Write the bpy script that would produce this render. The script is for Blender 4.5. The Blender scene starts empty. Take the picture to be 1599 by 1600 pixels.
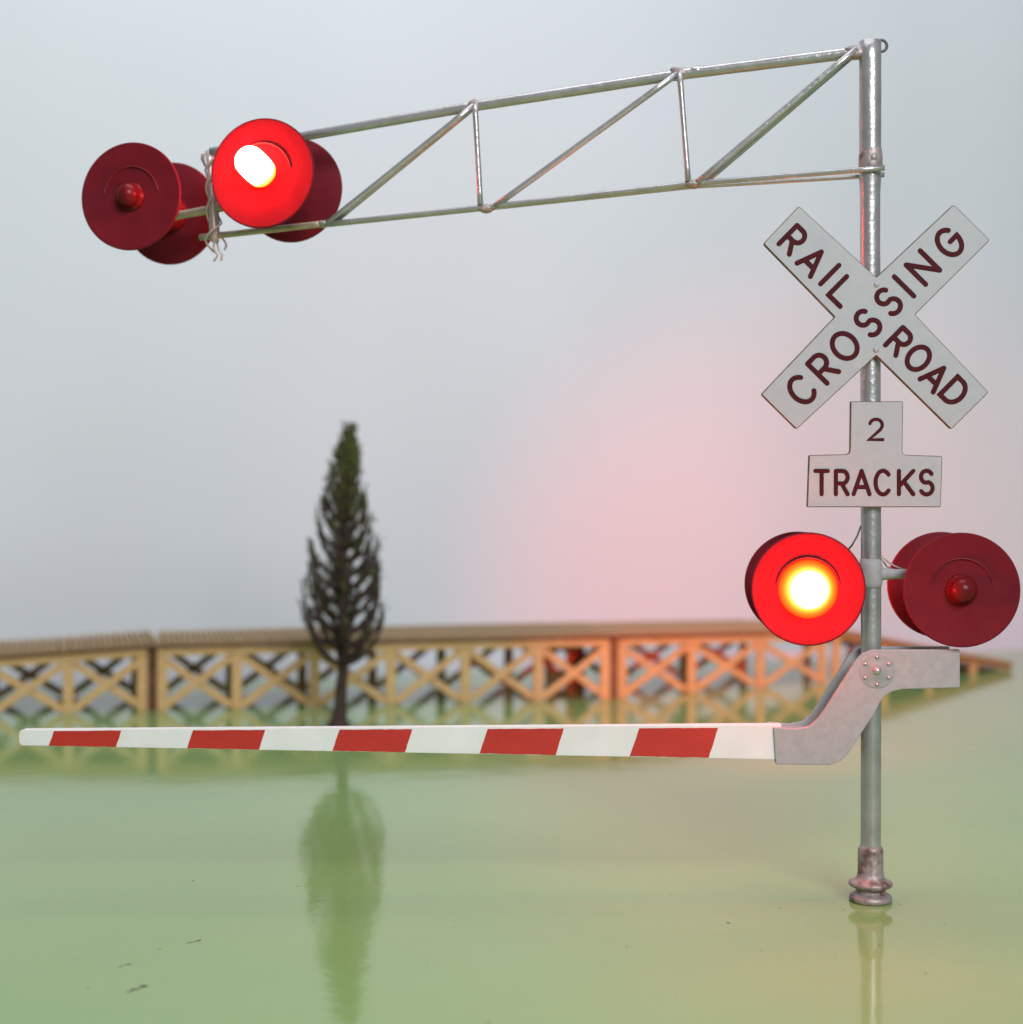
import bpy, math, random
from mathutils import Vector, Matrix, noise

R = math.radians
sc = bpy.context.scene
col = sc.collection

# ------------------------------------------------------------------ camera, light, exposure
CAM_H = 608.0          # camera height above the table top, millimetres (scene is built at 1 mm = 0.001)
MM = 0.001
cam_d = bpy.data.cameras.new('camera')
cam = bpy.data.objects.new('camera', cam_d)
col.objects.link(cam)
cam.location = (0, -2.4, CAM_H * MM)
cam.rotation_euler = (R(90), 0, 0)
cam_d.sensor_width = 36
cam_d.lens = 54
cam_d.clip_start = 0.02
cam_d.clip_end = 60
cam_d.dof.use_dof = True
cam_d.dof.focus_distance = 2.39
cam_d.dof.aperture_fstop = 2.1
sc.camera = cam

world = bpy.data.worlds.new('World')
sc.world = world
world.use_nodes = True
wb = world.node_tree.nodes['Background']
wb.inputs[0].default_value = (0.80, 0.90, 1.0, 1)
wb.inputs[1].default_value = 0.22


def area(name, loc, target, sx, sy, power, color):
    d = bpy.data.lights.new(name, 'AREA')
    d.shape = 'RECTANGLE'
    d.size, d.size_y, d.energy, d.color = sx, sy, power, color
    o = bpy.data.objects.new(name, d)
    col.objects.link(o)
    o.location = loc
    o.rotation_euler = (Vector(target) - Vector(loc)).to_track_quat('-Z', 'Y').to_euler()
    return o


area('ceiling_light', (0.2, 0.4, 5.8), (0.3, 3.2, 0.6), 3.6, 3.0, 138, (0.96, 0.96, 1.0))
area('window_light', (2.2, -7.2, 4.6), (0.2, 1.0, 0.7), 3.6, 3.0, 575, (0.98, 0.97, 1.0))

vs = sc.view_settings
vs.view_transform = 'Standard'
vs.look = 'None'
vs.exposure = 0
vs.gamma = 1
vs.use_curve_mapping = False
sc.render.engine = 'CYCLES'
sc.cycles.use_denoising = True
sc.cycles.max_bounces = 8
sc.cycles.sample_clamp_indirect = 6


# ------------------------------------------------------------------ helpers
def at(px, py, d):
    """a spot of the place seen at that pixel of the 1600 px photograph, d mm from the camera plane -> mm"""
    return Vector(((px - 800) * d / 2400, d - 2400, CAM_H - (py - 800) * d / 2400))


def on_table(px, py):
    d = CAM_H * 2400 / (py - 800)
    return Vector(((px - 800) * d / 2400, d - 2400, 0))


WM = {}


def put(o, parent, M):
    """M: world matrix in metres"""
    WM[o.name] = M
    if parent is not None:
        o.parent = parent
        o.matrix_basis = WM[parent.name].inverted() @ M
    else:
        o.matrix_basis = M


def thing(name, loc, label, cat, group=None):
    o = bpy.data.objects.new(name, None)
    o.empty_display_size = 0.05
    col.objects.link(o)
    put(o, None, Matrix.Translation(Vector(loc) * MM))
    o['label'] = label
    o['category'] = cat
    if group:
        o['group'] = group
    return o


class MB:
    def __init__(s):
        s.v, s.f, s.sm = [], [], []

    def add(s, vs_, fs, smooth=False):
        b = len(s.v)
        s.v += [Vector(p) for p in vs_]
        s.f += [tuple(b + i for i in f) for f in fs]
        s.sm += [smooth] * len(fs)
        return s

    def box(s, c, sx, sy, sz, M=None):
        c = Vector(c)
        P = [Vector((x * sx / 2, y * sy / 2, z * sz / 2)) for z in (-1, 1) for y in (-1, 1) for x in (-1, 1)]
        P = [(M @ p if M else p) + c for p in P]
        return s.add(P, [(0, 2, 3, 1), (4, 5, 7, 6), (0, 1, 5, 4), (2, 6, 7, 3), (0, 4, 6, 2), (1, 3, 7, 5)])

    def beam(s, p0, p1, w, h, side):
        """box bar from p0 to p1; w measured along side, h across"""
        p0, p1 = Vector(p0), Vector(p1)
        a = (p1 - p0).normalized()
        b = Vector(side)
        b = (b - a * b.dot(a)).normalized()
        c = a.cross(b)
        P = []
        for p in (p0, p1):
            for y, z in ((-1, -1), (1, -1), (1, 1), (-1, 1)):
                P.append(p + b * (y * w / 2) + c * (z * h / 2))
        return s.add(P, [(0, 3, 2, 1), (4, 5, 6, 7), (0, 1, 5, 4), (1, 2, 6, 5), (2, 3, 7, 6), (3, 0, 4, 7)])

    def tube(s, pts, r, n=12, cap=True, wob=0.0, seed=0):
        pts = [Vector(p) for p in pts]
        rr = r if isinstance(r, (list, tuple)) else [r] * len(pts)
        t0 = (pts[1] - pts[0]).normalized()
        ref = Vector((0, 0, 1)) if abs(t0.z) < .9 else Vector((0, 1, 0))
        x = t0.cross(ref).normalized()
        V, F = [], []
        for i, p in enumerate(pts):
            t = (pts[min(i + 1, len(pts) - 1)] - pts[max(i - 1, 0)]).normalized()
            x = (x - t * x.dot(t)).normalized()
            y = t.cross(x)
            for k in range(n):
                a = 2 * math.pi * k / n
                q = x * math.cos(a) + y * math.sin(a)
                ra = rr[i]
                if wob:
                    ra *= 1 + wob * noise.noise(p * .05 + q * 1.3 + Vector((seed * 7.1, 0, 0)))
                V.append(p + q * ra)
        m = len(pts)
        for i in range(m - 1):
            for k in range(n):
                F.append((i * n + k, i * n + (k + 1) % n, (i + 1) * n + (k + 1) % n, (i + 1) * n + k))
        s.add(V, F, True)
        if cap:
            b = len(s.v) - len(V)
            s.f += [tuple(b + k for k in reversed(range(n))), tuple(b + (m - 1) * n + k for k in range(n))]
            s.sm += [False, False]
        return s

    def lathe(s, prof, M, n=48, close0=True, close1=True, a0=0.0, a1=None):
        """prof: (radius, height) pairs about the local Z axis of M"""
        full = a1 is None
        a1 = a0 + 2 * math.pi if full else a1
        cols = n if full else n + 1
        V, F = [], []
        for (r, h) in prof:
            for k in range(cols):
                a = a0 + (a1 - a0) * k / n
                V.append(M @ Vector((r * math.cos(a), r * math.sin(a), h)))
        for i in range(len(prof) - 1):
            for k in range(n):
                k2 = (k + 1) % cols
                F.append((i * cols + k, i * cols + k2, (i + 1) * cols + k2, (i + 1) * cols + k))
        s.add(V, F, True)
        b = len(s.v) - len(V)
        if full and close0:
            s.f.append(tuple(b + k for k in reversed(range(cols)))); s.sm.append(False)
        if full and close1:
            s.f.append(tuple(b + (len(prof) - 1) * cols + k for k in range(cols))); s.sm.append(False)
        return s

    def prism(s, poly, M, h0, h1, holes=None):
        """polygon (x, y) counter-clockwise, extruded along local Z of M"""
        n = len(poly)
        V = [M @ Vector((x, y, h0)) for x, y in poly] + [M @ Vector((x, y, h1)) for x, y in poly]
        F = [tuple(reversed(range(n))), tuple(range(n, 2 * n))]
        F += [(i, (i + 1) % n, n + (i + 1) % n, n + i) for i in range(n)]
        return s.add(V, F)

    def build(s, name, mat, parent=None, bevel=0.0, seg=2, sharp=40, M=None):
        """vertices in world mm (or local mm when M, a world matrix in metres, is given)"""
        me = bpy.data.meshes.new(name)
        if M is None:
            lo = Vector((min(p.x for p in s.v), min(p.y for p in s.v), min(p.z for p in s.v)))
            hi = Vector((max(p.x for p in s.v), max(p.y for p in s.v), max(p.z for p in s.v)))
            c = (lo + hi) / 2
            M = Matrix.Translation(c * MM)
            vv = [(p - c) * MM for p in s.v]
        else:
            vv = [p * MM for p in s.v]
        me.from_pydata([tuple(p) for p in vv], [], s.f)
        me.polygons.foreach_set('use_smooth', s.sm)
        me.update()
        if mat is not None:
            me.materials.append(mat)
        o = bpy.data.objects.new(name, me)
        col.objects.link(o)
        put(o, parent, M)
        if bevel:
            md = o.modifiers.new('bevel', 'BEVEL')
            md.width = bevel * MM
            md.segments = seg
            md.limit_method = 'ANGLE'
            md.angle_limit = R(sharp)
        return o


def share(src, parent, M, name=None):
    o = src.copy()
    col.objects.link(o)
    put(o, parent, M)
    return o


# ------------------------------------------------------------------ materials
def material(name):
    m = bpy.data.materials.new(name)
    m.use_nodes = True
    nt = m.node_tree
    return m, nt, nt.nodes['Principled BSDF']


def node(nt, kind, **kw):
    n = nt.nodes.new(kind)
    for k, v in kw.items():
        setattr(n, k, v)
    return n


def noise_node(nt, scale, detail=4, rough=.6, coord='Object', vec_scale=None):
    tc = node(nt, 'ShaderNodeTexCoord')
    n = node(nt, 'ShaderNodeTexNoise')
    n.inputs['Scale'].default_value = scale
    n.inputs['Detail'].default_value = detail
    n.inputs['Roughness'].default_value = rough
    src = tc.outputs[coord]
    if vec_scale:
        mp = node(nt, 'ShaderNodeMapping')
        mp.inputs['Scale'].default_value = vec_scale
        nt.links.new(src, mp.inputs['Vector'])
        src = mp.outputs['Vector']
    nt.links.new(src, n.inputs['Vector'])
    return n


def ramp(nt, fac, stops):
    r = node(nt, 'ShaderNodeValToRGB')
    el = r.color_ramp.elements
    while len(el) > 1:
        el.remove(el[-1])
    el[0].position, el[0].color = stops[0][0], (*stops[0][1], 1)
    for p, c in stops[1:]:
        e = el.new(p)
        e.color = (*c, 1)
    nt.links.new(fac, r.inputs['Fac'])
    return r


def bump(nt, height, strength, dist, bsdf, input_='Normal'):
    b = node(nt, 'ShaderNodeBump')
    b.inputs['Strength'].default_value = strength
    b.inputs['Distance'].default_value = dist
    nt.links.new(height, b.inputs['Height'])
    nt.links.new(b.outputs['Normal'], bsdf.inputs[input_])
    return b


def painted(name, c0, c1, rough=.5, metallic=0.0, scale=40, bstr=.15, bdist=.002, coord='Object', coat=0.0, spec=.5, pos=(.35, .7), bscale=None):
    m, nt, b = material(name)
    n = noise_node(nt, scale, 5, .6, coord)
    r = ramp(nt, n.outputs['Fac'], [(pos[0], c0), (pos[1], c1)])
    nt.links.new(r.outputs['Color'], b.inputs['Base Color'])
    b.inputs['Roughness'].default_value = rough
    b.inputs['Metallic'].default_value = metallic
    b.inputs['Coat Weight'].default_value = coat
    b.inputs['Specular IOR Level'].default_value = spec
    if bstr:
        n2 = noise_node(nt, bscale or scale * 4, 3, .5, coord)
        bump(nt, n2.outputs['Fac'], bstr, bdist, b)
    return m


M_silver = painted('silver_paint', (.42, .41, .41), (.54, .53, .53), .33, .68, 26, .3, .003, bscale=110)
M_silver_dirty = painted('worn_silver_paint', (.16, .10, .085), (.40, .34, .33), .5, .45, 38, .5, .003, pos=(.36, .52), bscale=90)
M_plate = painted('silver_grey_plate_paint', (.345, .335, .34), (.40, .39, .395), .6, .0, 90, .25, .0012, bscale=420)
M_brass = painted('bare_brass_rod', (.42, .33, .24), (.56, .46, .36), .4, .55, 40, .2, .001)
M_dark = painted('dark_wire', (.05, .05, .05), (.12, .12, .11), .4, .6, 60, .1, .001)
M_clear = painted('enamelled_wire', (.55, .42, .40), (.68, .56, .54), .3, .3, 60, .1, .001)
M_disc = painted('dark_red_disc_paint', (.138, .010, .017), (.165, .012, .021), .6, 0, 30, .12, .0008, bscale=500, spec=.08)
M_hood = painted('dark_red_hood_paint', (.125, .011, .016), (.155, .014, .020), .42, 0, 30, .1, .0008, bscale=300, spec=.25)
M_letter = painted('maroon_letter_paint', (.052, .0045, .007), (.078, .007, .010), .6, 0, 60, .2, .001, spec=.12)
M_white_arm = painted('white_arm_plastic', (.74, .74, .72), (.80, .80, .78), .42, 0, 18, .08, .001)
M_red_tape = painted('red_stripe', (.46, .022, .014), (.53, .030, .018), .42, 0, 22, .12, .001)
M_dust = painted('dust', (.03, .035, .02), (.08, .08, .05), .9, 0, 200, 0)


def sign_paint(name):
    """grey-white sheet with grime worn through at the edges"""
    m, nt, b = material(name)
    g = node(nt, 'ShaderNodeNewGeometry')
    n = noise_node(nt, 55, 6, .7)
    base = ramp(nt, n.outputs['Fac'], [(.3, (.385, .39, .41)), (.7, (.425, .43, .445))])
    n2 = noise_node(nt, 14, 6, .75)
    spot = ramp(nt, n2.outputs['Fac'], [(.68, (0, 0, 0)), (.78, (1, 1, 1))])
    mx = node(nt, 'ShaderNodeMix', data_type='RGBA')
    mx.inputs[7].default_value = (.42, .37, .29, 1)
    nt.links.new(base.outputs['Color'], mx.inputs[6])
    sm = node(nt, 'ShaderNodeMath', operation='MULTIPLY')
    sm.inputs[1].default_value = .5
    nt.links.new(spot.outputs['Color'], sm.inputs[0])
    nt.links.new(sm.outputs[0], mx.inputs[0])
    nt.links.new(mx.outputs[2], b.inputs['Base Color'])
    b.inputs['Roughness'].default_value = .5
    n3 = noise_node(nt, 300, 3, .5)
    bump(nt, n3.outputs['Fac'], .15, .0008, b)
    return m


M_sign = sign_paint('grey_white_sign_paint')
M_sign_edge = painted('tan_raw_sign_edge', (.07, .05, .035), (.22, .165, .11), .7, 0, 70, .3, .001)


def bulb_unlit():
    m, nt, b = material('unlit_red_bulb')
    n = noise_node(nt, 60)
    r = ramp(nt, n.outputs['Fac'], [(.3, (.115, .007, .010)), (.7, (.145, .009, .013))])
    nt.links.new(r.outputs['Color'], b.inputs['Base Color'])
    b.inputs['Roughness'].default_value = .28
    b.inputs['Specular IOR Level'].default_value = .18
    return m


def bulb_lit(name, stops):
    """glowing bulb: white end to red foot, with bloom colours put into the emission"""
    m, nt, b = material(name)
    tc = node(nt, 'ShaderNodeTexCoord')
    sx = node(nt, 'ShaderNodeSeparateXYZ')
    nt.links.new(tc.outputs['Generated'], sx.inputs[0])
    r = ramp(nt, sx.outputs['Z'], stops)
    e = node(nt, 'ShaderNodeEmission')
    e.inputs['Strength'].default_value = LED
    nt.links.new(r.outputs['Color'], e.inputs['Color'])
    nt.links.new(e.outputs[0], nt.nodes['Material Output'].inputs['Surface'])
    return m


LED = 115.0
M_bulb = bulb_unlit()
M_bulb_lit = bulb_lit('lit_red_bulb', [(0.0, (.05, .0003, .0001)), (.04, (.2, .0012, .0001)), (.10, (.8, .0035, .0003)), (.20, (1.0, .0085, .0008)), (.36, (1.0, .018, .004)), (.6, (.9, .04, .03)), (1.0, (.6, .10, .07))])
M_bulb_lit_clear = bulb_lit('lit_clear_bulb', [(0.0, (1, .003, .0003)), (.05, (1, .006, .0006)), (.14, (1, .012, .002)), (.26, (1, .03, .02)), (1.0, (.6, .10, .07))])


def table_mat():
    m, nt, b = material('glossy_green_table_paint')
    n = noise_node(nt, 1.3, 5, .55)
    r = ramp(nt, n.outputs['Fac'], [(.3, (.245, .405, .140)), (.7, (.278, .440, .160))])
    n2 = noise_node(nt, 160, 8, .75)
    mx = node(nt, 'ShaderNodeMix', data_type='RGBA')
    mx.blend_type = 'MULTIPLY'
    mx.inputs[0].default_value = .5
    r2 = ramp(nt, n2.outputs['Fac'], [(.3, (.82, .82, .82)), (.7, (1, 1, 1))])
    nt.links.new(r.outputs['Color'], mx.inputs[6])
    nt.links.new(r2.outputs['Color'], mx.inputs[7])
    nt.links.new(mx.outputs[2], b.inputs['Base Color'])
    b.inputs['Roughness'].default_value = .07
    b.inputs['IOR'].default_value = 1.45
    n3 = noise_node(nt, 9, 3, .5)
    n4 = noise_node(nt, 75, 3, .6)
    ad = node(nt, 'ShaderNodeMath', operation='MULTIPLY_ADD')
    ad.inputs[1].default_value = .16
    nt.links.new(n4.outputs['Fac'], ad.inputs[0])
    nt.links.new(n3.outputs['Fac'], ad.inputs[2])
    bump(nt, ad.outputs[0], .35, .0022, b)
    return m


def backdrop_mat():
    m, nt, b = material('pale_backdrop_sheet')
    n = noise_node(nt, .7, 3, .5)
    r = ramp(nt, n.outputs['Fac'], [(.3, (.705, .745, .80)), (.7, (.735, .77, .825))])
    nt.links.new(r.outputs['Color'], b.inputs['Base Color'])
    b.inputs['Roughness'].default_value = .75
    b.inputs['Specular IOR Level'].default_value = .2
    n2 = noise_node(nt, 60, 4, .5)
    bump(nt, n2.outputs['Fac'], .05, .002, b)
    return m


def wood_mat(name, c0, c1, stretch):
    m, nt, b = material(name)
    n = noise_node(nt, 30, 5, .65, 'Object', stretch)
    r = ramp(nt, n.outputs['Fac'], [(.3, c0), (.7, c1)])
    nt.links.new(r.outputs['Color'], b.inputs['Base Color'])
    b.inputs['Roughness'].default_value = .65
    bump(nt, n.outputs['Fac'], .3, .002, b)
    return m


M_table = table_mat()
M_backdrop = backdrop_mat()
M_wood = wood_mat('honey_wood', (.58, .375, .15), (.70, .47, .21), (1, 1, 1))
M_tie = wood_mat('pale_tie_wood', (.40, .27, .13), (.52, .38, .20), (1, .2, 1))
M_wood_dark = wood_mat('dark_deck_edge_wood', (.12, .055, .022), (.20, .10, .04), (.2, 1, 1))
M_bark = painted('brown_bark', (.030, .015, .014), (.062, .032, .028), .75, 0, 40, .4, .004)
M_leaf = painted('moss_green_foliage', (.045, .075, .012), (.12, .165, .028), .8, 0, 60, .3, .004)

# ------------------------------------------------------------------ the setting
EDGE_A = Vector((-1597, 5287 - 2400, 0))
EDGE_D = Vector((3857, 1500, 0)).normalized()       # run of the table's back edge
EDGE_N = Vector((-EDGE_D.y, EDGE_D.x, 0))
e0 = EDGE_A - EDGE_D * 5200
e1 = EDGE_A + EDGE_D * 8200
mb = MB()
mb.prism([(e0.x, e0.y), (e0.x, -3600), (e1.x, -3600), (e1.x, e1.y)], Matrix(), -40, 0)
o = mb.build('table_top', M_table, None, bevel=6)
o['kind'] = 'structure'
o['label'] = 'glossy light green tabletop'

w0, w1 = e0 + EDGE_N * 130, e1 + EDGE_N * 130
mb = MB()
NX, NZ = 120, 80
V, F = [], []
for iz in range(NZ + 1):
    for ix in range(NX + 1):
        p = w0 + (w1 - w0) * (ix / NX) + Vector((0, 0, -2500 + 9000 * iz / NZ))
        # the sheet hangs in long shallow waves
        wv = noise.noise(Vector((p.x * .00075 + p.z * .0003, p.z * .00035, 3.7))) * 120 + noise.noise(Vector((p.x * .0022, p.z * .0009, 9.1))) * 16
        V.append(p + EDGE_N * (wv + 60))
for iz in range(NZ):
    for ix in range(NX):
        k = iz * (NX + 1) + ix
        F.append((k, k + 1, k + NX + 2, k + NX + 1))
mb.add(V, F, True)
o = mb.build('backdrop', M_backdrop, None)
o['kind'] = 'structure'
o['label'] = 'plain pale blue-grey backdrop'

# ------------------------------------------------------------------ trestle bridge
WIDTH = 430.0
POST, THICK = 31.0, 14.0


def bridge_section(p0, p1, z0, z1, panels, label, ramp_end=False, join=0.0):
    """p0, p1: foot of the front truss; z0, z1: height of the deck's front lip there"""
    p0, p1 = Vector(p0), Vector(p1)
    run = p1 - p0
    L = run.length
    a = run / L
    n = Vector((-a.y, a.x, 0))               # away from the camera
    root = thing('bridge_section', (p0 + p1) / 2, label, 'bridge', 'wooden trestle bridge sections')
    up = Vector((0, 0, 1))
    slope = (a + up * ((z1 - z0) / L)).normalized()

    def top(t):
        return z0 + (z1 - z0) * t
    tied = slope.cross(n)                     # deck normal (points up or down)
    if tied.z < 0:
        tied = -tied
    # side trusses
    for side, off in (('front', 0.0), ('rear', WIDTH)):
        b0, b1 = p0 + n * off, p1 + n * off
        t0, t1 = b0 + up * (top(0) - 24), b1 + up * (top(1) - 24)
        if not ramp_end:
            MB().beam(t0, t1, 20, 22, n).build('top_beam', M_wood, root, 1.2, 1)
            for k in range(panels + 1):
                t = (k + (.5 * POST / (L / panels) if k == 0 else -.5 * POST / (L / panels) if k == panels else 0)) / panels
                q = b0 + (b1 - b0) * t
                MB().beam(q, q + up * (top(t) - 36), THICK, POST, n).build('post', M_wood, root, 1.2, 1)
            for k in range(panels):
                ta, tb = (k + .07) / panels, (k + .93) / panels
                qa, qb = b0 + (b1 - b0) * ta, b0 + (b1 - b0) * tb
                MB().beam(qa + up * 12 - n * 1.5, qb + up * (top(tb) - 44) - n * 1.5, THICK * .6, 23, n).build('brace', M_wood, root, 1, 1)
                MB().beam(qb + up * 12 + n * 7, qa + up * (top(ta) - 44) + n * 7, THICK * .6, 23, n).build('brace', M_wood, root, 1, 1)
        else:
            # low solid cheek that runs out with the ramp
            c0, c1 = b0 + up * max(top(0) - 14, 0), b1 + up * max(top(1) - 14, 9)
            MB().beam(c0, c1, 18, 20, n).build('stringer', M_wood, root, 1.2, 1)
            for k in range(panels):
                t = (k + .15) / panels
                q = b0 + (b1 - b0) * t
                if top(t) > 55:
                    MB().beam(q, q + up * (top(t) - 25), THICK, POST, n).build('post', M_wood, root, 1.2, 1)
    # cross beams under the deck
    for k in range(panels + 1):
        t = min(max(k / panels, .02), .98)
        q = p0 + run * t + up * (top(t) - 24 if not ramp_end else max(top(t) - 14, 10))
        MB().beam(q + n * 12, q + n * (WIDTH - 12), 14, 14, up).build('cross_beam', M_wood_dark, root, 1, 1)
    # deck board and ties
    d0, d1 = p0 + up * (top(0) - 5) + n * (WIDTH / 2), p1 + up * (top(1) - 5) + n * (WIDTH / 2) + a * join
    MB().beam(d0, d1, WIDTH + 44, 10, n).build('deck_board', M_wood_dark, root, 1, 1)
    if join:
        # dark strips added as the shadow inside the joint to the next section
        for off in (22, WIDTH - 22):
            q = p1 + a * (join / 2 + 1) + n * off
            MB().beam(q, q + up * (top(1) - 12), 26, join + 8, n).build('joint_shade_strip', M_wood_dark, root, 1, 1)
    pitch = 17.0
    N = int(L / pitch)
    extra = math.ceil(join / pitch)
    src = None
    rnd = random.Random(int(L))
    X, Y, Z = slope, n, tied
    for k in range(N + extra):
        t = (k + .5) / N
        c = p0 + run * t + up * top(t) + n * (WIDTH / 2 + rnd.uniform(-3, 3)) + tied * 4.5
        Mw = Matrix((X, Y, Z)).transposed().to_4x4()
        Mw = Matrix.Translation(c * MM) @ Mw @ Matrix.Rotation(R(rnd.uniform(-.5, .5)), 4, 'Z')
        if src is None:
            src = MB().box((0, 0, 0), 8.5, WIDTH + 50, 12).build('tie', M_tie, root, M=Mw)
        else:
            share(src, root, Mw)
    return root


G = [on_table(-150, 1124), on_table(231, 1110.5), on_table(246, 1112), on_table(953, 1092), on_table(966, 1091.5), on_table(1290, 1066), on_table(1296, 1065.5), on_table(1577, 1046)]
bridge_section(G[0], G[1], 168, 203, 3, 'wooden trestle section cut off by the left edge of the photo', join=25)
bridge_section(G[2], G[3], 205, 208, 6, 'longest wooden trestle section, standing behind the little tree', join=24)
bridge_section(G[4], G[5], 208, 186, 3, 'wooden trestle section lit red behind the glowing lower lamp')
bridge_section(G[6], G[7], 186, 20, 4, 'wooden ramp running down to the table behind the signal mast', ramp_end=True)

# ------------------------------------------------------------------ tree
rnd = random.Random(5)
tb = on_table(529, 1137)
tree = thing('conifer_tree', tb, 'dark brown miniature conifer with sparse green tufts before the wooden bridge', 'tree')
TH = 836.0
TPX = 4286 / 2400


def trunk_pt(z):
    t = z / TH
    return tb + Vector((2 + 30 * t + 5 * math.sin(t * 7), 4 * math.sin(t * 5 + 1), z))


zs = [0, 12, 30, 60, 110, 160, 220, 300, 400, 500, 600, 700, 790, TH - 12]
rs = [34, 27, 22, 19, 17, 16, 18, 17, 15, 13, 11, 8, 6, 3]
MB().tube([trunk_pt(z) for z in zs], rs, 12, wob=.25).build('trunk', M_bark, tree)


def crown_r(t):
    pts = [(.17, 26), (.22, 62), (.30, 104), (.40, 122), (.50, 124), (.60, 108), (.70, 84), (.80, 58), (.88, 42), (.95, 27), (1.0, 12)]
    for (a, ra), (b, rb) in zip(pts, pts[1:]):
        if t <= b:
            return ra + (rb - ra) * max(0, (t - a) / (b - a))
    return pts[-1][1]


leafs = MB()


def fleck(p, s):
    """a crumb of foliage: squashed octahedron"""
    ax = [Vector((rnd.uniform(-1, 1), rnd.uniform(-1, 1), rnd.uniform(-1, 1))).normalized() for _ in range(3)]
    V = [p + ax[0] * s, p - ax[0] * s, p + ax[1] * s * .8, p - ax[1] * s * .8, p + ax[2] * s * .6, p - ax[2] * s * .6]
    leafs.add(V, [(0, 2, 4), (2, 1, 4), (1, 3, 4), (3, 0, 4), (2, 0, 5), (1, 2, 5), (3, 1, 5), (0, 3, 5)])


tiers = 16
for k in range(tiers):
    u = k / (tiers - 1)
    zb = 178 + (TH - 178 - 70) * u ** .95
    cnt = 7
    rot = rnd.uniform(0, 6.28)
    for j in range(cnt):
        a = rot + 2 * math.pi * j / cnt + rnd.uniform(-.25, .25)
        rise = (150 - 75 * u) * rnd.uniform(.85, 1.15)
        zt = zb + rise
        rad = crown_r(min(1, (zt - rise * .12) / TH)) * rnd.uniform(.80, 1.03)
        d = Vector((math.cos(a), math.sin(a), 0))
        base = trunk_pt(zb)
        pts = []
        for i in range(9):
            s = i / 8
            # leaves the trunk sideways, then curls upward
            rr = rad * (1 - (1 - s) ** 1.9)
            pts.append(base + d * rr + Vector((0, 0, rise * (.18 * s + .82 * s ** 1.7))) + Vector((rnd.uniform(-2, 2), rnd.uniform(-2, 2), 0)))
        r0 = 9.8 - 4.0 * u
        mbb = MB()
        mbb.tube(pts, [r0 * (1 - .62 * i / 8) for i in range(9)], 6, wob=.2, seed=k * 11 + j)
        # short side twigs
        for i in (3, 4, 5, 6, 7):
            for sgn in (-1, 1):
                if rnd.random() < .3:
                    side = Vector((-d.y, d.x, 0)) * sgn
                    q = pts[i]
                    e = q + side * rnd.uniform(9, 20) + Vector((0, 0, rnd.uniform(10, 26))) + d * rnd.uniform(0, 7)
                    mbb.tube([q, (q + e) / 2 + Vector((0, 0, -2)), e], [2.8, 2.4, 1.6], 5)
        mbb.build('branch', M_bark, tree)
        dens = .34 + .9 * max(0, u - .62) / .38 + (.30 if rnd.random() < .22 else 0)
        for i in range(2, 9):
            for _ in range(9 if u > .7 else 7):
                if rnd.random() < dens:
                    fleck(pts[i] + Vector((rnd.gauss(0, 6), rnd.gauss(0, 6), rnd.gauss(0, 7))), rnd.uniform(3.5, 7.5))
for _ in range(520):
    t = rnd.uniform(.86, 1.0)
    a = rnd.uniform(0, 6.28)
    rr = crown_r(t) * math.sqrt(rnd.random()) * (.9 if t < .97 else .75)
    fleck(trunk_pt(TH * t - 3) + Vector((math.cos(a) * rr, math.sin(a) * rr, 0)), rnd.uniform(4, 8))
o = leafs.build('crown', M_leaf, tree)
o['label'] = 'green crumbs of foliage, thickest at the tip'

# ------------------------------------------------------------------ the crossing signal
MX = 561.0
mast_base = Vector((MX, 0, 0))
sig = thing('crossing_signal', mast_base, 'silver model railroad crossing signal with red lamps, signs and lowered striped gate', 'crossing signal')
UPM = Matrix.Translation(mast_base)
TOPZ = CAM_H + 735

# mast
mb = MB()
zl = [40 + (TOPZ - 40) * i / 60 for i in range(61)]
mb.tube([Vector((MX + .8 * math.sin(z * .004), 0, z)) for z in zl], [15.6 + 1.4 * (z > 1110) for z in zl], 32, wob=.025)
mb.build('mast', M_silver, sig)
# base
mb = MB()
prof = [(30, 0), (32.6, 1.5), (33, 6), (32, 9), (28, 12), (23.5, 15), (22.5, 18), (24, 21), (30, 23), (33.5, 25.5), (34, 28), (33, 31), (29, 33), (22, 36),
        (19.8, 46), (19.6, 76), (19.4, 80), (18.4, 84), (16.4, 86.5), (15, 87)]
mb.lathe(prof, UPM, 48)
mb.build('base', M_silver_dirty, sig)
# collar and solder blobs where the lower rods cross, and the wire eye on top
zc = CAM_H + 533
mb = MB()
mb.lathe([(16.5, -14), (18.6, -10), (18.4, 6), (17.4, 18), (16.4, 22)], Matrix.Translation(Vector((MX, 0, zc + 14))), 24)
mb.lathe([(7, 0), (7, 3), (6, 9), (3, 13), (.5, 14)], Matrix.Translation(Vector((MX + 1, -13, zc + 14))), 16)
mb.build('collar', M_silver_dirty, sig)
pts = [Vector((MX + 17 + 9 * math.cos(a), 2, TOPZ - 6 + 9 * math.sin(a))) for a in [R(-140 + 290 * i / 20) for i in range(21)]]
MB().tube(pts, 2.3, 8).build('wire_eye', M_dark, sig)

# cantilever arm: leaves the mast to the left, swung 13 degrees away from the camera
TH_ARM = R(13)
U = Vector((-math.cos(TH_ARM), math.sin(TH_ARM), 0))
NB = Vector((math.sin(TH_ARM), math.cos(TH_ARM), 0))      # away from the camera


def arm(px, py, off=0.0):
    """point of the arm's own vertical plane (shifted off mm to its back)"""
    o_ = mast_base + NB * off
    k = (px - 800) / 2400
    # X = k * d with d = 2400 + Y
    s = (k * (2400 + o_.y) - o_.x) / (U.x - k * U.y)
    p = o_ + U * s
    p.z = CAM_H - (py - 800) * (2400 + p.y) / 2400
    return p


def lerp(a, b, n):
    return [a + (b - a) * (i / n) for i in range(n + 1)]


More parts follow.
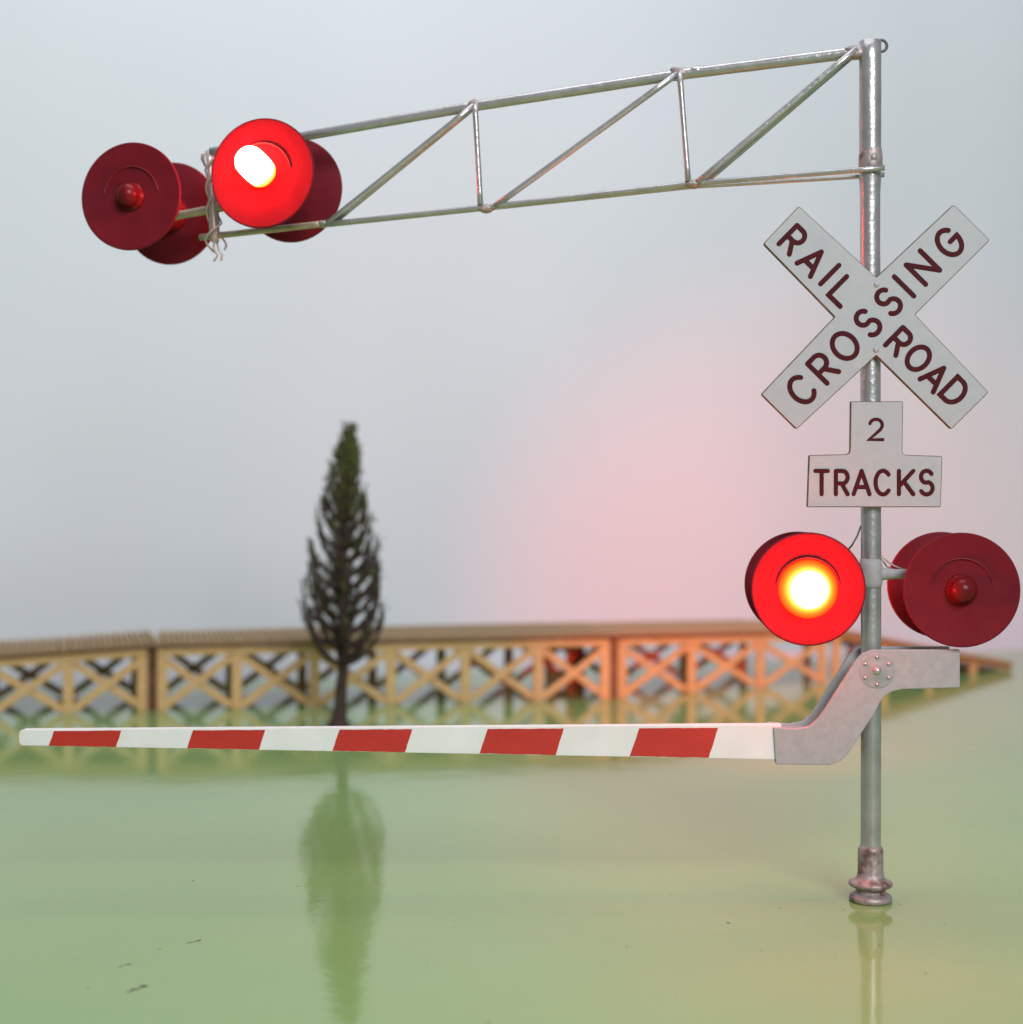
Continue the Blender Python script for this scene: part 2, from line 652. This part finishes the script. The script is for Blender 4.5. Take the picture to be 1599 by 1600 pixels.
T1, T2, T3, T4 = arm(1352, 80), arm(1060, 117), arm(743, 166), arm(330, 238)
B1, B2, B3, B4, B5 = arm(1383, 267), arm(1083, 288), arm(762, 324), arm(507, 351), arm(313, 371)
mb = MB()
chord = lerp(T1, T2, 12) + lerp(T2, T3, 12)[1:] + lerp(T3, T4, 14)[1:]
mb.tube(chord, [9.2 - 1.4 * i / (len(chord) - 1) for i in range(len(chord))], 16, wob=.05)
root_arm = mb.build('cantilever_arm', M_silver, sig)


def rod(name, pts, r, mat=None, wob=.06, seed=0, n=10):
    return MB().tube(pts, r, n, wob=wob, seed=seed).build(name, mat or M_silver, root_arm)


F_, K_ = -19.0, 19.0
lowf = lerp(arm(1383, 267) + NB * (F_ - 3), B2 + NB * -6, 8) + lerp(B2 + NB * -6, B3 + NB * -4, 8)[1:] + lerp(B3 + NB * -4, B4 + NB * -4, 6)[1:]
rod('lower_rod', lowf, 4.4)
lowr = lerp(arm(1383, 268) + NB * (K_ + 4), B2 + NB * 16, 8) + lerp(B2 + NB * 16, B3 + NB * 7, 8)[1:] + lerp(B3 + NB * 7, B4 + NB * 5, 6)[1:]
rod('lower_rod', lowr, 4.0, seed=2)
o = rod('lower_rod', lerp(B4 + U * -8 + Vector((0, 0, 2)), B5, 8), [5.6] * 9, M_brass, seed=3)
o['label'] = 'tan bare end of the lower rod'
rod('diagonal', lerp(T1 + NB * -10 + U * 12 + Vector((0, 0, 2)), B2 + NB * -8 + U * -8, 8), 5.6, seed=4)
rod('diagonal', lerp(T1 + NB * 12 + U * 20 + Vector((0, 0, -4)), B2 + NB * 17 + U * -12, 8), 4.2, seed=5)
rod('diagonal', lerp(T2 + NB * -7, B3 + NB * -5 + U * -14, 8), 5.2, seed=6)
rod('diagonal', lerp(T3 + NB * -6, B4 + NB * -4 + U * -6, 8), 5.2, seed=7)
rod('diagonal', lerp(T3 + NB * 8 + U * 4, B4 + NB * 6 + U * -10, 8), 4.4, seed=17)
rod('strut', lerp(T2 + NB * -9 + U * -4, B2 + NB * -9 + U * 6 + Vector((0, 0, 3)), 8), [4.4 + .5 * abs(i - 4) / 4 for i in range(9)], seed=8)
rod('strut', lerp(T3 + NB * -8 + U * -2, B3 + NB * -6 + U * 10 + Vector((0, 0, 3)), 8), [4.4 + .5 * abs(i - 4) / 4 for i in range(9)], seed=9)


def solder(p, sx, sy, sz, seed, mat=M_silver_dirty):
    V, F = [], []
    n, m = 14, 9
    for i in range(m + 1):
        th = math.pi * i / m
        for k in range(n):
            a = 2 * math.pi * k / n
            q = Vector((math.sin(th) * math.cos(a), math.sin(th) * math.sin(a), math.cos(th)))
            w = 1 + .35 * noise.noise(q * 1.6 + Vector((seed * 3.3, 0, 0)))
            V.append(p + U * (q.x * sx * w) + NB * (q.y * sy * w) + Vector((0, 0, q.z * sz * w)))
    for i in range(m):
        for k in range(n):
            F.append((i * n + k, (i + 1) * n + k, (i + 1) * n + (k + 1) % n, i * n + (k + 1) % n))
    return MB().add(V, F, True).build('solder_joint', mat, root_arm)


solder(T1 + U * 14 + Vector((0, 0, -2)), 24, 13, 11, 1)
solder(T2 + Vector((0, 0, 2)), 17, 11, 10, 2)
solder(T2 + U * -30 + Vector((0, 0, 3)), 14, 9, 8, 9, M_silver)
solder(T3 + Vector((0, 0, 1)), 14, 10, 10, 3)
solder(B2 + Vector((0, 0, 0)), 15, 16, 7, 4)
solder(B3 + Vector((0, 0, -2)), 13, 12, 8, 5)
solder(B4 + Vector((0, 0, 1)), 10, 10, 6, 6)


# lamps -------------------------------------------------------------
def signal_lamp(c, axis, Rd, lit, label=None, bent=None):
    """c: centre of the disc's face; axis: unit vector the lamp faces. local Z = axis, local Y ~ up"""
    z = Vector(axis).normalized()
    y = Vector((0, 0, 1))
    y = (y - z * y.dot(z)).normalized()
    x = y.cross(z)
    M = Matrix((x, y, z)).transposed().to_4x4()
    M = Matrix.Translation(c) @ M
    k = Rd / 85.0
    hs = MB()
    hs.lathe([(8 * k, -48 * k), (17 * k, -46 * k), (25 * k, -40 * k), (30 * k, -26 * k), (32 * k, -6.5 * k)], M, 32)
    lamp = hs.build('signal_lamp', M_hood, sig, 1)
    if label:
        lamp['label'] = label
    ds = MB()
    e = Rd
    ds.lathe([(e * .30, -5.5 * k), (e * .97, -6 * k), (e, -4 * k), (e, -1.2 * k), (e * .985, 0), (e * .96, -.6 * k), (e * .5, -1.8 * k), (28 * k, -2.2 * k)], M, 72)
    ds.build('disc', M_disc, lamp)
    # hood: half tube over the bulb, cut back towards its sides
    hd = MB()
    V, F = [], []
    n = 24
    for i in range(n + 1):
        a = R(8 + 164 * i / n)
        ln = (-.6 + 2.8 * math.sin(a) ** 1.2) * k
        for (r, h) in ((44.5 * k, -2.5 * k), (46 * k, ln), (47.8 * k, ln), (47 * k, -2.5 * k)):
            V.append(M @ Vector((r * math.cos(a), r * math.sin(a), h)))
    for i in range(n):
        for q in range(3):
            F.append((i * 4 + q, i * 4 + q + 1, i * 4 + 4 + q + 1, i * 4 + 4 + q))
    F += [(0, 1, 2, 3), tuple(n * 4 + q for q in (3, 2, 1, 0))]
    hd.add(V, F, True)
    hd.build('hood', M_hood, lamp)
    # bulb: short barrel with a rounded end
    if lit:
        rb, hb = (26 * k, 29 * k) if bent is None else (23.5 * k, 31 * k)
        w = 1.0
        prof = [(19 * k, -10 * k), (23 * k, -4 * k), (24 * k, 8 * k), (24 * k, 22 * k), (rb, hb)] if bent else [(45 * k * w, -2.1 * k), (43 * k * w, -.4 * k), (38 * k * w, 2 * k), (33.5 * k * w, 6 * k), (30 * k * w, 12 * k), (27.5 * k * w, 20 * k), (rb, hb)]  # lit bulb widened; its glowing skirt is added as a bloom ring
    else:
        rb, hb = 19 * k, 9 * k
        prof = [(rb * 1.25, -2 * k), (rb * 1.2, 1.5 * k), (rb * 1.02, 3 * k), (rb, hb)]
    prof += [(rb * math.cos(R(q)), hb + .9 * rb * math.sin(R(q))) for q in (15, 30, 45, 60, 72, 82)]
    Mr = Matrix.Translation(c * MM) @ Matrix((x, y, z)).transposed().to_4x4()
    if bent:
        # the bulb is tilted off the lamp's axis
        Mr = Mr @ Vector((bent[0], bent[1], 1)).to_track_quat('Z', 'Y').to_matrix().to_4x4()
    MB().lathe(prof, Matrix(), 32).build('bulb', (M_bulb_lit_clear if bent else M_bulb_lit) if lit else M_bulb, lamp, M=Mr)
    return lamp


def led_beam(lamp, c, axis, power, angle):
    """the cone of light thrown by a lit bulb"""
    d = bpy.data.lights.new('bulb_beam', 'SPOT')
    d.energy, d.color, d.spot_size, d.spot_blend, d.shadow_soft_size = power, (1, .025, .025), R(angle), 1.0, .012
    o = bpy.data.objects.new('bulb_beam', d)
    col.objects.link(o)
    q = Vector(axis).to_track_quat('-Z', 'Y').to_matrix().to_4x4()
    put(o, lamp, Matrix.Translation((c + Vector(axis) * 72) * MM) @ q)
    return o


YL = R(5.0)
AXF = Vector((-math.sin(YL), -math.cos(YL), 0))
fl, fr = at(1263.5, 920.5, 2350), at(1503.5, 922, 2350)
bl, br = fl + AXF * -168, fr + AXF * -168
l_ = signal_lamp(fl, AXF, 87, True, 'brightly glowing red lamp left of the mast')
led_beam(l_, fl, Vector((.05, -1, -.35)).normalized(), 9, 125)
signal_lamp(fr, AXF, 88, False, 'unlit dark red lamp right of the mast')
l_ = signal_lamp(bl, -AXF, 86, True, 'glowing rear lamp left of the mast, facing the backdrop', bent=(-.10, -.085))
led_beam(l_, bl, Vector((.185, 1, -.085)).normalized(), 240, 50)   # aimed aside, its pink pool standing in for lamp glare; bulb bent to match
signal_lamp(br, -AXF, 87, False, 'unlit rear lamp right of the mast, facing the backdrop')
# lower lamp bracket: cross bar with fillets at the mast and stems to the lamps
zb = CAM_H - 97
mid = (fl + bl) / 2
midr = (fr + br) / 2
mb = MB()
mb.tube([Vector((mid.x, mid.y, zb)), Vector((MX - 40, 4, zb)), Vector((MX - 22, 2, zb)), Vector((MX, 0, zb)), Vector((MX + 22, 2, zb)), Vector((MX + 40, 4, zb)), Vector((midr.x, midr.y, zb))],
        [7.5, 7.5, 9.5, 14, 9.5, 7.5, 7.5], 16)
mb.lathe([(16, -22), (18, -14), (18.5, 0), (18, 14), (16, 24)], Matrix.Translation(Vector((MX, 0, zb))), 28)
mb.build('lamp_bracket', M_plate, sig)
for a_, b_ in ((fl, bl), (fr, br)):
    MB().tube([a_ + AXF * -44 + Vector((0, 0, 6)), (a_ + b_) / 2 + Vector((0, 0, zb - a_.z)), b_ + AXF * 44 + Vector((0, 0, 6))], 8, 12).build('lamp_stem', M_hood, sig)
for P in ([at(1346, 822, 2390), at(1340, 838, 2385), at(1332, 852, 2380), at(1318, 868, 2390)],
          [at(1379, 868, 2398), at(1388, 878, 2402), at(1398, 884, 2406), at(1412, 890, 2410)],
          [at(1378, 872, 2408), at(1386, 885, 2412), at(1402, 892, 2416)]):
    MB().tube(P, 1.4, 6).build('feed_wire', M_clear if P[0].x > MX else M_dark, sig)

# upper lamps
AXU = -NB


def upper(px, py):
    o_ = at(px, py, 1)          # direction only
    k = (px - 800) / 2400
    b = mast_base - NB * 72
    s = (k * (2400 + b.y) - b.x) / (U.x - k * U.y)
    p = b + U * s
    p.z = CAM_H - (py - 800) * (2400 + p.y) / 2400
    return p


uc, ua = upper(410, 270.5), upper(204.5, 306.5)
RU = 91.5
uD, uB = uc + NB * 142, ua + NB * 160
signal_lamp(uc, AXU, RU, True, 'brightly glowing red lamp at the end of the arm', bent=(-.34, .50))
signal_lamp(ua, AXU, RU, False, 'unlit dark red lamp at the far left of the arm')
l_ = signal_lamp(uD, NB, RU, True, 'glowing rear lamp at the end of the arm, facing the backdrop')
led_beam(l_, uD, NB, 14, 60)
signal_lamp(uB, NB, RU, False, 'unlit rear lamp at the far left of the arm, facing the backdrop')
um, un = (uc + uD) / 2, (ua + uB) / 2
for a_, b_, m_ in ((uc, uD, um), (ua, uB, un)):
    MB().tube([a_ + NB * 48, m_ + Vector((0, 0, -14)), b_ - NB * 48], 8, 12).build('lamp_stem', M_hood, sig)
o = MB().tube(lerp(un + Vector((0, 0, -26)), um + Vector((0, 0, -26)), 8), 7.5, 12, wob=.05).build('lamp_bracket', M_brass, sig)
# hanger at the arm's end with twisted feed wires
he = arm(331, 300)
mb = MB()
mb.tube(lerp(arm(328, 236), arm(337, 378), 10), [7, 6.5, 6, 6, 6, 6.5, 7, 8, 9, 9, 7], 10, wob=.25)
hang = mb.build('hanger', M_clear, sig)
for q in range(4):
    rw = random.Random(q)
    P = []
    for i in range(22):
        t = i / 21
        b = arm(326 + 12 * t + 5 * math.sin(q), 240 + 150 * t)
        ang = t * (9 + 2 * q) + q * 1.6
        rad = 11 + 7 * math.sin(t * 5 + q) + (16 * math.sin(min(1, t / .5) * math.pi) if q == 0 else 0)
        P.append(b + U * (rad * math.cos(ang)) + NB * (rad * math.sin(ang)) + Vector((0, 0, rw.uniform(-2, 2))))
    if q < 2:
        P += [P[-1] + Vector((rw.uniform(-8, 8), 0, -10)), P[-1] + Vector((rw.uniform(-6, 10), 0, -20))]
    MB().tube(P, 1.9, 6).build('feed_wire', M_clear, hang)


# signs ---------------------------------------------------------------
def arc(cx, cy, rx, ry, a0, a1, n=14):
    return [(cx + rx * math.cos(R(a0 + (a1 - a0) * i / n)), cy + ry * math.sin(R(a0 + (a1 - a0) * i / n))) for i in range(n + 1)]


def glyph(ch):
    """centre lines in a unit box: (points, closed)"""
    if ch == 'R':
        return [([(0, 0), (0, 1)], 0), ([(0, 1), (.5, 1)] + arc(.56, .73, .44, .27, 88, -88) + [(.5, .46), (0, .46)], 0), ([(.48, .46), (1, 0)], 0)]
    if ch == 'A':
        return [([(0, 0), (.5, 1)], 0), ([(.5, 1), (1, 0)], 0), ([(.2, .31), (.8, .31)], 0)]
    if ch == 'I':
        return [([(.5, 0), (.5, 1)], 0)]
    if ch == 'L':
        return [([(0, 1), (0, 0), (1, 0)], 0)]
    if ch == 'O':
        return [(arc(.5, .5, .5, .5, 0, 360, 36)[:-1], 1)]
    if ch == 'D':
        return [([(0, 0), (.35, 0)] + arc(.42, .5, .58, .5, -86, 86, 22) + [(.35, 1), (0, 1)], 1)]
    if ch == 'C':
        return [(arc(.52, .5, .52, .5, 42, 318, 30), 0)]
    if ch == 'G':
        return [(arc(.5, .5, .5, .5, 42, 352, 32) + [(1, .5), (.55, .5)], 0)]
    if ch == 'S':
        return [(arc(.5, .745, .46, .255, 28, 262, 20)[:-1] + [(.5, .5)] + arc(.5, .265, .5, .265, 82, -152, 20)[1:], 0)]
    if ch == 'N':
        return [([(0, 0), (0, 1)], 0), ([(0, 1), (1, 0)], 0), ([(1, 0), (1, 1)], 0)]
    if ch == 'T':
        return [([(0, 1), (1, 1)], 0), ([(.5, 1), (.5, 0)], 0)]
    if ch == 'K':
        return [([(0, 0), (0, 1)], 0), ([(1, 1), (0, .33)], 0), ([(.33, .56), (1, 0)], 0)]
    if ch == '2':
        return [(arc(.5, .72, .46, .28, 165, -25, 18) + [(.80, .48), (0, 0), (1, 0)], 0)]


def ribbon(pts, t, closed):
    pts = [Vector((x, y)) for x, y in pts]
    n = len(pts)
    Lf, Rt = [], []
    for i in range(n):
        a = pts[i] - pts[i - 1] if (i > 0 or closed) else None
        b = pts[(i + 1) % n] - pts[i] if (i < n - 1 or closed) else None
        if a is None: a = b
        if b is None: b = a
        a, b = a.normalized(), b.normalized()
        na, nb_ = Vector((-a.y, a.x)), Vector((-b.y, b.x))
        m = na + nb_
        m = m / max(m.dot(m) / 2, .35) if m.length > 1e-6 else na
        Lf.append(pts[i] + m * t / 2)
        Rt.append(pts[i] - m * t / 2)
    if closed:
        return Lf, Rt
    out = []
    d0 = (pts[1] - pts[0]).normalized()
    d1 = (pts[-1] - pts[-2]).normalized()

    def cap(p, d):
        nn = Vector((-d.y, d.x))
        return [p + (nn * math.cos(R(q)) * -1 + d * math.sin(R(q))) * t / 2 for q in (30, 60, 90, 120, 150)]
    out += Rt                      # forward on the right
    out += cap(pts[-1], d1)
    out += list(reversed(Lf))
    out += cap(pts[0], -d0)
    return [(p.x, p.y) for p in out]


def letter(ch, parent, M, w, h, t, h0, th):
    """M: mm matrix with local X along the reading direction, Y up, Z out of the sheet, origin at the letter's centre"""
    mb = MB()
    for k, (pts, closed) in enumerate(glyph(ch)):
        P = [((x - .5) * (w - t) if ch != 'I' else 0, (y - .5) * (h - t)) for x, y in pts]
        top = h0 + th + .12 * k
        if closed:
            A, B = ribbon(P, t, True)
            n = len(A)
            V = [M @ Vector((p.x, p.y, z)) for z in (h0, top) for ring in (A, B) for p in ring]
            F = []
            for i in range(n):
                j = (i + 1) % n
                F += [(2 * n + i, 3 * n + i, 3 * n + j, 2 * n + j), (i, j, 2 * n + j, 2 * n + i)[::-1], (n + i, n + j, 3 * n + j, 3 * n + i)]
            mb.add(V, F)
        else:
            mb.prism(ribbon(P, t, False), M, h0, top)
    return mb.build('letter', M_letter, parent, .35, 1)


FRONT = Matrix(((1, 0, 0, 0), (0, 0, -1, 0), (0, 1, 0, 0), (0, 0, 0, 1)))     # local X right, Y up, Z to the camera


def rounded(poly, r, n=4):
    """round the corners of a polygon; r: one radius or a list"""
    out = []
    m = len(poly)
    for i in range(m):
        p, a, b = Vector(poly[i]), Vector(poly[i - 1]), Vector(poly[(i + 1) % m])
        rr = r[i] if isinstance(r, (list, tuple)) else r
        if rr <= 0:
            out.append((p.x, p.y)); continue
        da, db = (a - p).normalized(), (b - p).normalized()
        p0, p1 = p + da * rr, p + db * rr
        for k in range(n + 1):
            t = k / n
            q = p0 * (1 - t) ** 2 + p * 2 * t * (1 - t) + p1 * t * t
            out.append((q.x, q.y))
    return out


def sheet(name, poly, depth, thick, mat, parent, bevel=.6):
    """poly in photo px (clockwise on screen -> any), flat sheet whose face stands at that distance"""
    P = [at(x, y, depth) for x, y in poly]
    Q = [(p.x, p.z) for p in P]
    area2 = sum(Q[i - 1][0] * Q[i][1] - Q[i][0] * Q[i - 1][1] for i in range(len(Q)))
    if area2 < 0:
        Q.reverse()
    M = Matrix.Translation(Vector((0, depth - 2400, 0))) @ FRONT
    return MB().prism(Q, M, -thick, 0).build(name, mat, parent, bevel, 2)


def two_tone(o, edge_mat):
    """sheet edges take a second material"""
    o.data.materials.append(edge_mat)
    for p in o.data.polygons:
        if abs(p.normal.y) < .5:
            p.material_index = 1
    md = o.modifiers['bevel']
    md.width, md.segments, md.material = 1.3 * MM, 1, 1


DS = 2372.0
buck_poly = [(1249, 321.5), (1370, 433), (1491, 319), (1548, 375), (1431, 491.5), (1546, 613), (1487.5, 671), (1370, 555.5), (1245.5, 671), (1190, 616), (1305, 495), (1193.5, 380.5)]
buck = sheet('crossbuck', rounded(buck_poly, [4, 2, 4, 4, 2, 4, 4, 2, 4, 4, 2, 4]), DS, 10, M_sign, sig)
two_tone(buck, M_sign_edge)
Z8 = .27455


def zpx(x, y):
    return 1160 + x * Z8, 300 + y * Z8


def put_letters(parent, rows, rot, depth, t):
    for ch, x, y, w, h in rows:
        c = at(x, y, depth)
        k = depth / 2400
        M = Matrix.Translation(c) @ FRONT @ Matrix.Rotation(R(rot), 4, 'Z')
        letter(ch, parent, M, w * k, h * k, t * k, -.5, 1.3)


rows = [(c, *zpx(x, y), w * Z8, h * Z8) for c, x, y, w, h in (
    ('R', 292, 272, 112, 176), ('A', 402, 392, 136, 172), ('I', 500, 470, 30, 178), ('L', 578, 566, 122, 176),
    ('R', 896, 850, 112, 170), ('O', 1004, 946, 138, 172), ('A', 1100, 1052, 134, 168), ('D', 1212, 1136, 126, 172))]
put_letters(buck, rows, -44.6, DS, 28.5 * Z8)
rows = [(c, *zpx(x, y), w * Z8, h * Z8) for c, x, y, w, h in (
    ('C', 340, 1126, 142, 186), ('R', 462, 1000, 122, 186), ('O', 585, 876, 156, 184), ('S', 717, 745, 116, 184),
    ('S', 834, 624, 116, 184), ('I', 923, 537, 30, 186), ('N', 1030, 430, 142, 186), ('G', 1181, 287, 146, 186))]
put_letters(buck, rows, 45.2, DS, 28.5 * Z8)


def rivet(parent, c, r, mat):
    prof = [(r, -.5), (r, r * .1), (r * .9, r * .35), (r * .65, r * .6), (r * .3, r * .74), (.05 * r, r * .78)]
    return MB().lathe(prof, Matrix.Translation(c) @ FRONT, 16).build('rivet', mat, parent)


rivet(buck, at(*zpx(766, 527), DS), 4.2, M_sign)
rivet(buck, at(*zpx(763, 898), DS), 4.6, M_sign)

plate_poly = [(1330, 627), (1412, 627), (1411, 710.5), (1473.5, 712.5), (1471, 792.5), (1262, 792.5), (1265, 711), (1329, 709.5)]
plate = sheet('tracks_sign', rounded(plate_poly, [2, 2, 7, 2.5, 2.5, 2.5, 2.5, 7]), DS, 9, M_sign, sig)
two_tone(plate, M_sign_edge)
put_letters(plate, [('2', 1369.5, 671, 26.5, 37)], 0, DS, 5.2)
put_letters(plate, [('T', 1284.5, 754, 26, 43), ('R', 1316, 754, 25, 43), ('A', 1347, 754, 31.5, 43), ('C', 1380, 754, 29, 43.5), ('K', 1416.5, 754, 29, 43), ('S', 1448.5, 754, 25.5, 43.5)], 0, DS, 6.6)
# clips that hold the sheets on the mast
for zc_ in (CAM_H + 800 - 470, CAM_H + 800 - 520, CAM_H + 800 - 660, CAM_H + 800 - 760):
    MB().lathe([(16.5, -5), (18, -4), (18, 4), (16.5, 5)], Matrix.Translation(Vector((MX, -1.5, zc_))), 24).build('sign_clip', M_silver, sig)

# gate -----------------------------------------------------------------
GF, GR = 2364.0, 2419.0


def gate_plate(depth_front, name):
    # traced on the near cheek, in mm of the cheek's own plane
    raw = [(1209, 1136), (1245, 1139), (1266, 1135), (1280, 1122), (1290, 1108), (1338, 1032), (1348, 1021), (1364, 1015.5), (1501, 1015), (1501, 1074.5),
           (1412, 1077), (1396, 1080), (1384, 1087), (1376, 1097), (1366, 1117), (1336, 1162), (1326, 1178), (1315, 1189), (1298, 1195.5), (1213, 1194.5)]
    P = [at(x, y, GF) for x, y in raw]
    Q = [(p.x, p.z) for p in P]
    if sum(Q[i - 1][0] * Q[i][1] - Q[i][0] * Q[i - 1][1] for i in range(len(Q))) < 0:
        Q.reverse()
    M = Matrix.Translation(Vector((0, depth_front - 2400, 0))) @ FRONT
    return MB().prism(rounded(Q, 2.0, 2), M, -9, 0).build(name, M_plate, sig, 1.6, 2, 30)


gp = gate_plate(GF, 'gate_bracket')
gp2 = gate_plate(GR, 'gate_bracket')
# sleeve that closes the two cheeks round the butt of the striped arm, and the pivot tube through the mast
s0, s1 = at(1214, 1139, GF), at(1262, 1193, GF)
MB().box(((s0.x + s1.x) / 2, (GF + GR) / 2 - 2400 + 4, (s0.z + s1.z) / 2), s1.x - s0.x + 2, GR - GF - 12, s0.z - s1.z - 3).build('sleeve', M_plate, sig, 2)
pc = at(1371, 1048, GF)
mb = MB()
mb.tube([pc + Vector((0, 6, 0)), pc + Vector((0, GR - GF + 4, 0))], 12, 20)
mb.build('pivot', M_silver, sig)
M_boss = painted('rosette_paint', (.31, .30, .305), (.36, .35, .355), .6, 0, 90, .25, .0012, bscale=420)
MB().lathe([(27.5, -.5), (27.5, .05), (26, .15), (22, .4), (10, .4), (9, 1.2)], Matrix.Translation(pc) @ FRONT, 40).build('rosette', M_boss, gp)
pc = pc - Vector((0, .6, 0))
rivet(gp, pc, 7.2, M_silver)
for k in range(6):
    a = R(30 + 60 * k)
    rivet(gp, pc + Vector((21 * math.cos(a), 0, 21 * math.sin(a))), 3.4, M_silver)

DG = 2368.0
top_e = lambda x: 1140 - (x - 30) * 8.5 / 1180
bot_e = lambda x: 1165 + (x - 30) * 22 / 1180
arm_poly = [(30, 1146), (32, 1142), (37, top_e(37)), (1222, top_e(1222)), (1222, bot_e(1222)), (34, bot_e(34)), (30, 1160)]
ga = sheet('gate_arm', arm_poly, DG, 16, M_white_arm, sig, 1.2)
for (x0, x1) in ((77, 190), (293, 415), (520, 645), (750, 882), (985, 1123)):
    sl = .30
    h = bot_e(x0) - top_e(x0)
    tt = lambda x: top_e(x) + h * .10
    bt = lambda x: bot_e(x) - h * .03
    poly = [(x0 + h * sl, tt(x0)), (x1, tt(x1)), (x1 - h * sl, bt(x1)), (x0, bt(x0))]
    rs_ = random.Random(int(x0))
    P = []
    for i in range(4):
        a_, b_ = Vector(poly[i]), Vector(poly[(i + 1) % 4])
        m_ = 14 if i % 2 == 0 else 6
        for k in range(m_):
            q = a_ + (b_ - a_) * (k / m_)
            P.append((q.x + rs_.uniform(-.35, .35), q.y + rs_.uniform(-.3, .3)))
    sheet('stripe', P, DG - .7, 1.0, M_red_tape, ga, 0)

# ------------------------------------------------------------------ specks on the table
rnd = random.Random(3)
mb = MB()


def speck(px, py, lx, ly, ang=0):
    c = on_table(px, py)
    n = 9
    V = []
    for k in range(n):
        a = 2 * math.pi * k / n
        w = rnd.uniform(.55, 1.1)
        x, y = lx * math.cos(a) * w, ly * math.sin(a) * w
        V.append(c + Vector((x * math.cos(ang) - y * math.sin(ang), x * math.sin(ang) + y * math.cos(ang), .05)))
    V.append(c + Vector((0, 0, .7)))
    mb.add(V, [(k, (k + 1) % n, n) for k in range(n)])


for px, py, lx, ly, an in ((310, 1470, 9, 3, .9), (297, 1473, 8, 1.6, .5), (250, 1483, 2.5, 1.5, 0), (201, 1507, 6, 2, .3), (190, 1510, 5, 1.2, .3), (225, 1541, 7, 5, .8), (212, 1546, 8, 4, .5), (203, 1550, 6, 2, .3),
                           (302, 1376, 3, 3, 0), (138, 1543, 2, 2, 0), (465, 1385, 2, 2, 0), (764, 1596, 3, 2, 0), (1319, 1421, 2.2, 2.6, 0), (1408, 1414, 1.8, 2, 0), (1139, 1442, 3.5, 4, .5),
                           (980, 1479, 2, 2.4, 0), (1049, 1397, 2, 1.5, 0), (1375, 1476, 2, 2.2, 0), (1477, 1443, 1.7, 2, 0), (1447, 1521, 2.6, 2, 0), (1218, 1418, 2, 1.6, 0), (1306, 1497, 1.4, 1.4, 0), (1190, 1485, 1.5, 1.3, 0), (1563, 1350, 1.5, 1.4, 0)):
    speck(px, py, lx, ly, an)
for _ in range(60):
    speck(rnd.uniform(10, 1590), rnd.uniform(1230, 1598), rnd.uniform(.4, 1.0), rnd.uniform(.4, 1.1))
o = mb.build('dust', M_dust, None)
o['kind'] = 'stuff'
o['label'] = 'dark specks of dust and scuffs on the green tabletop'
o['category'] = 'dust'
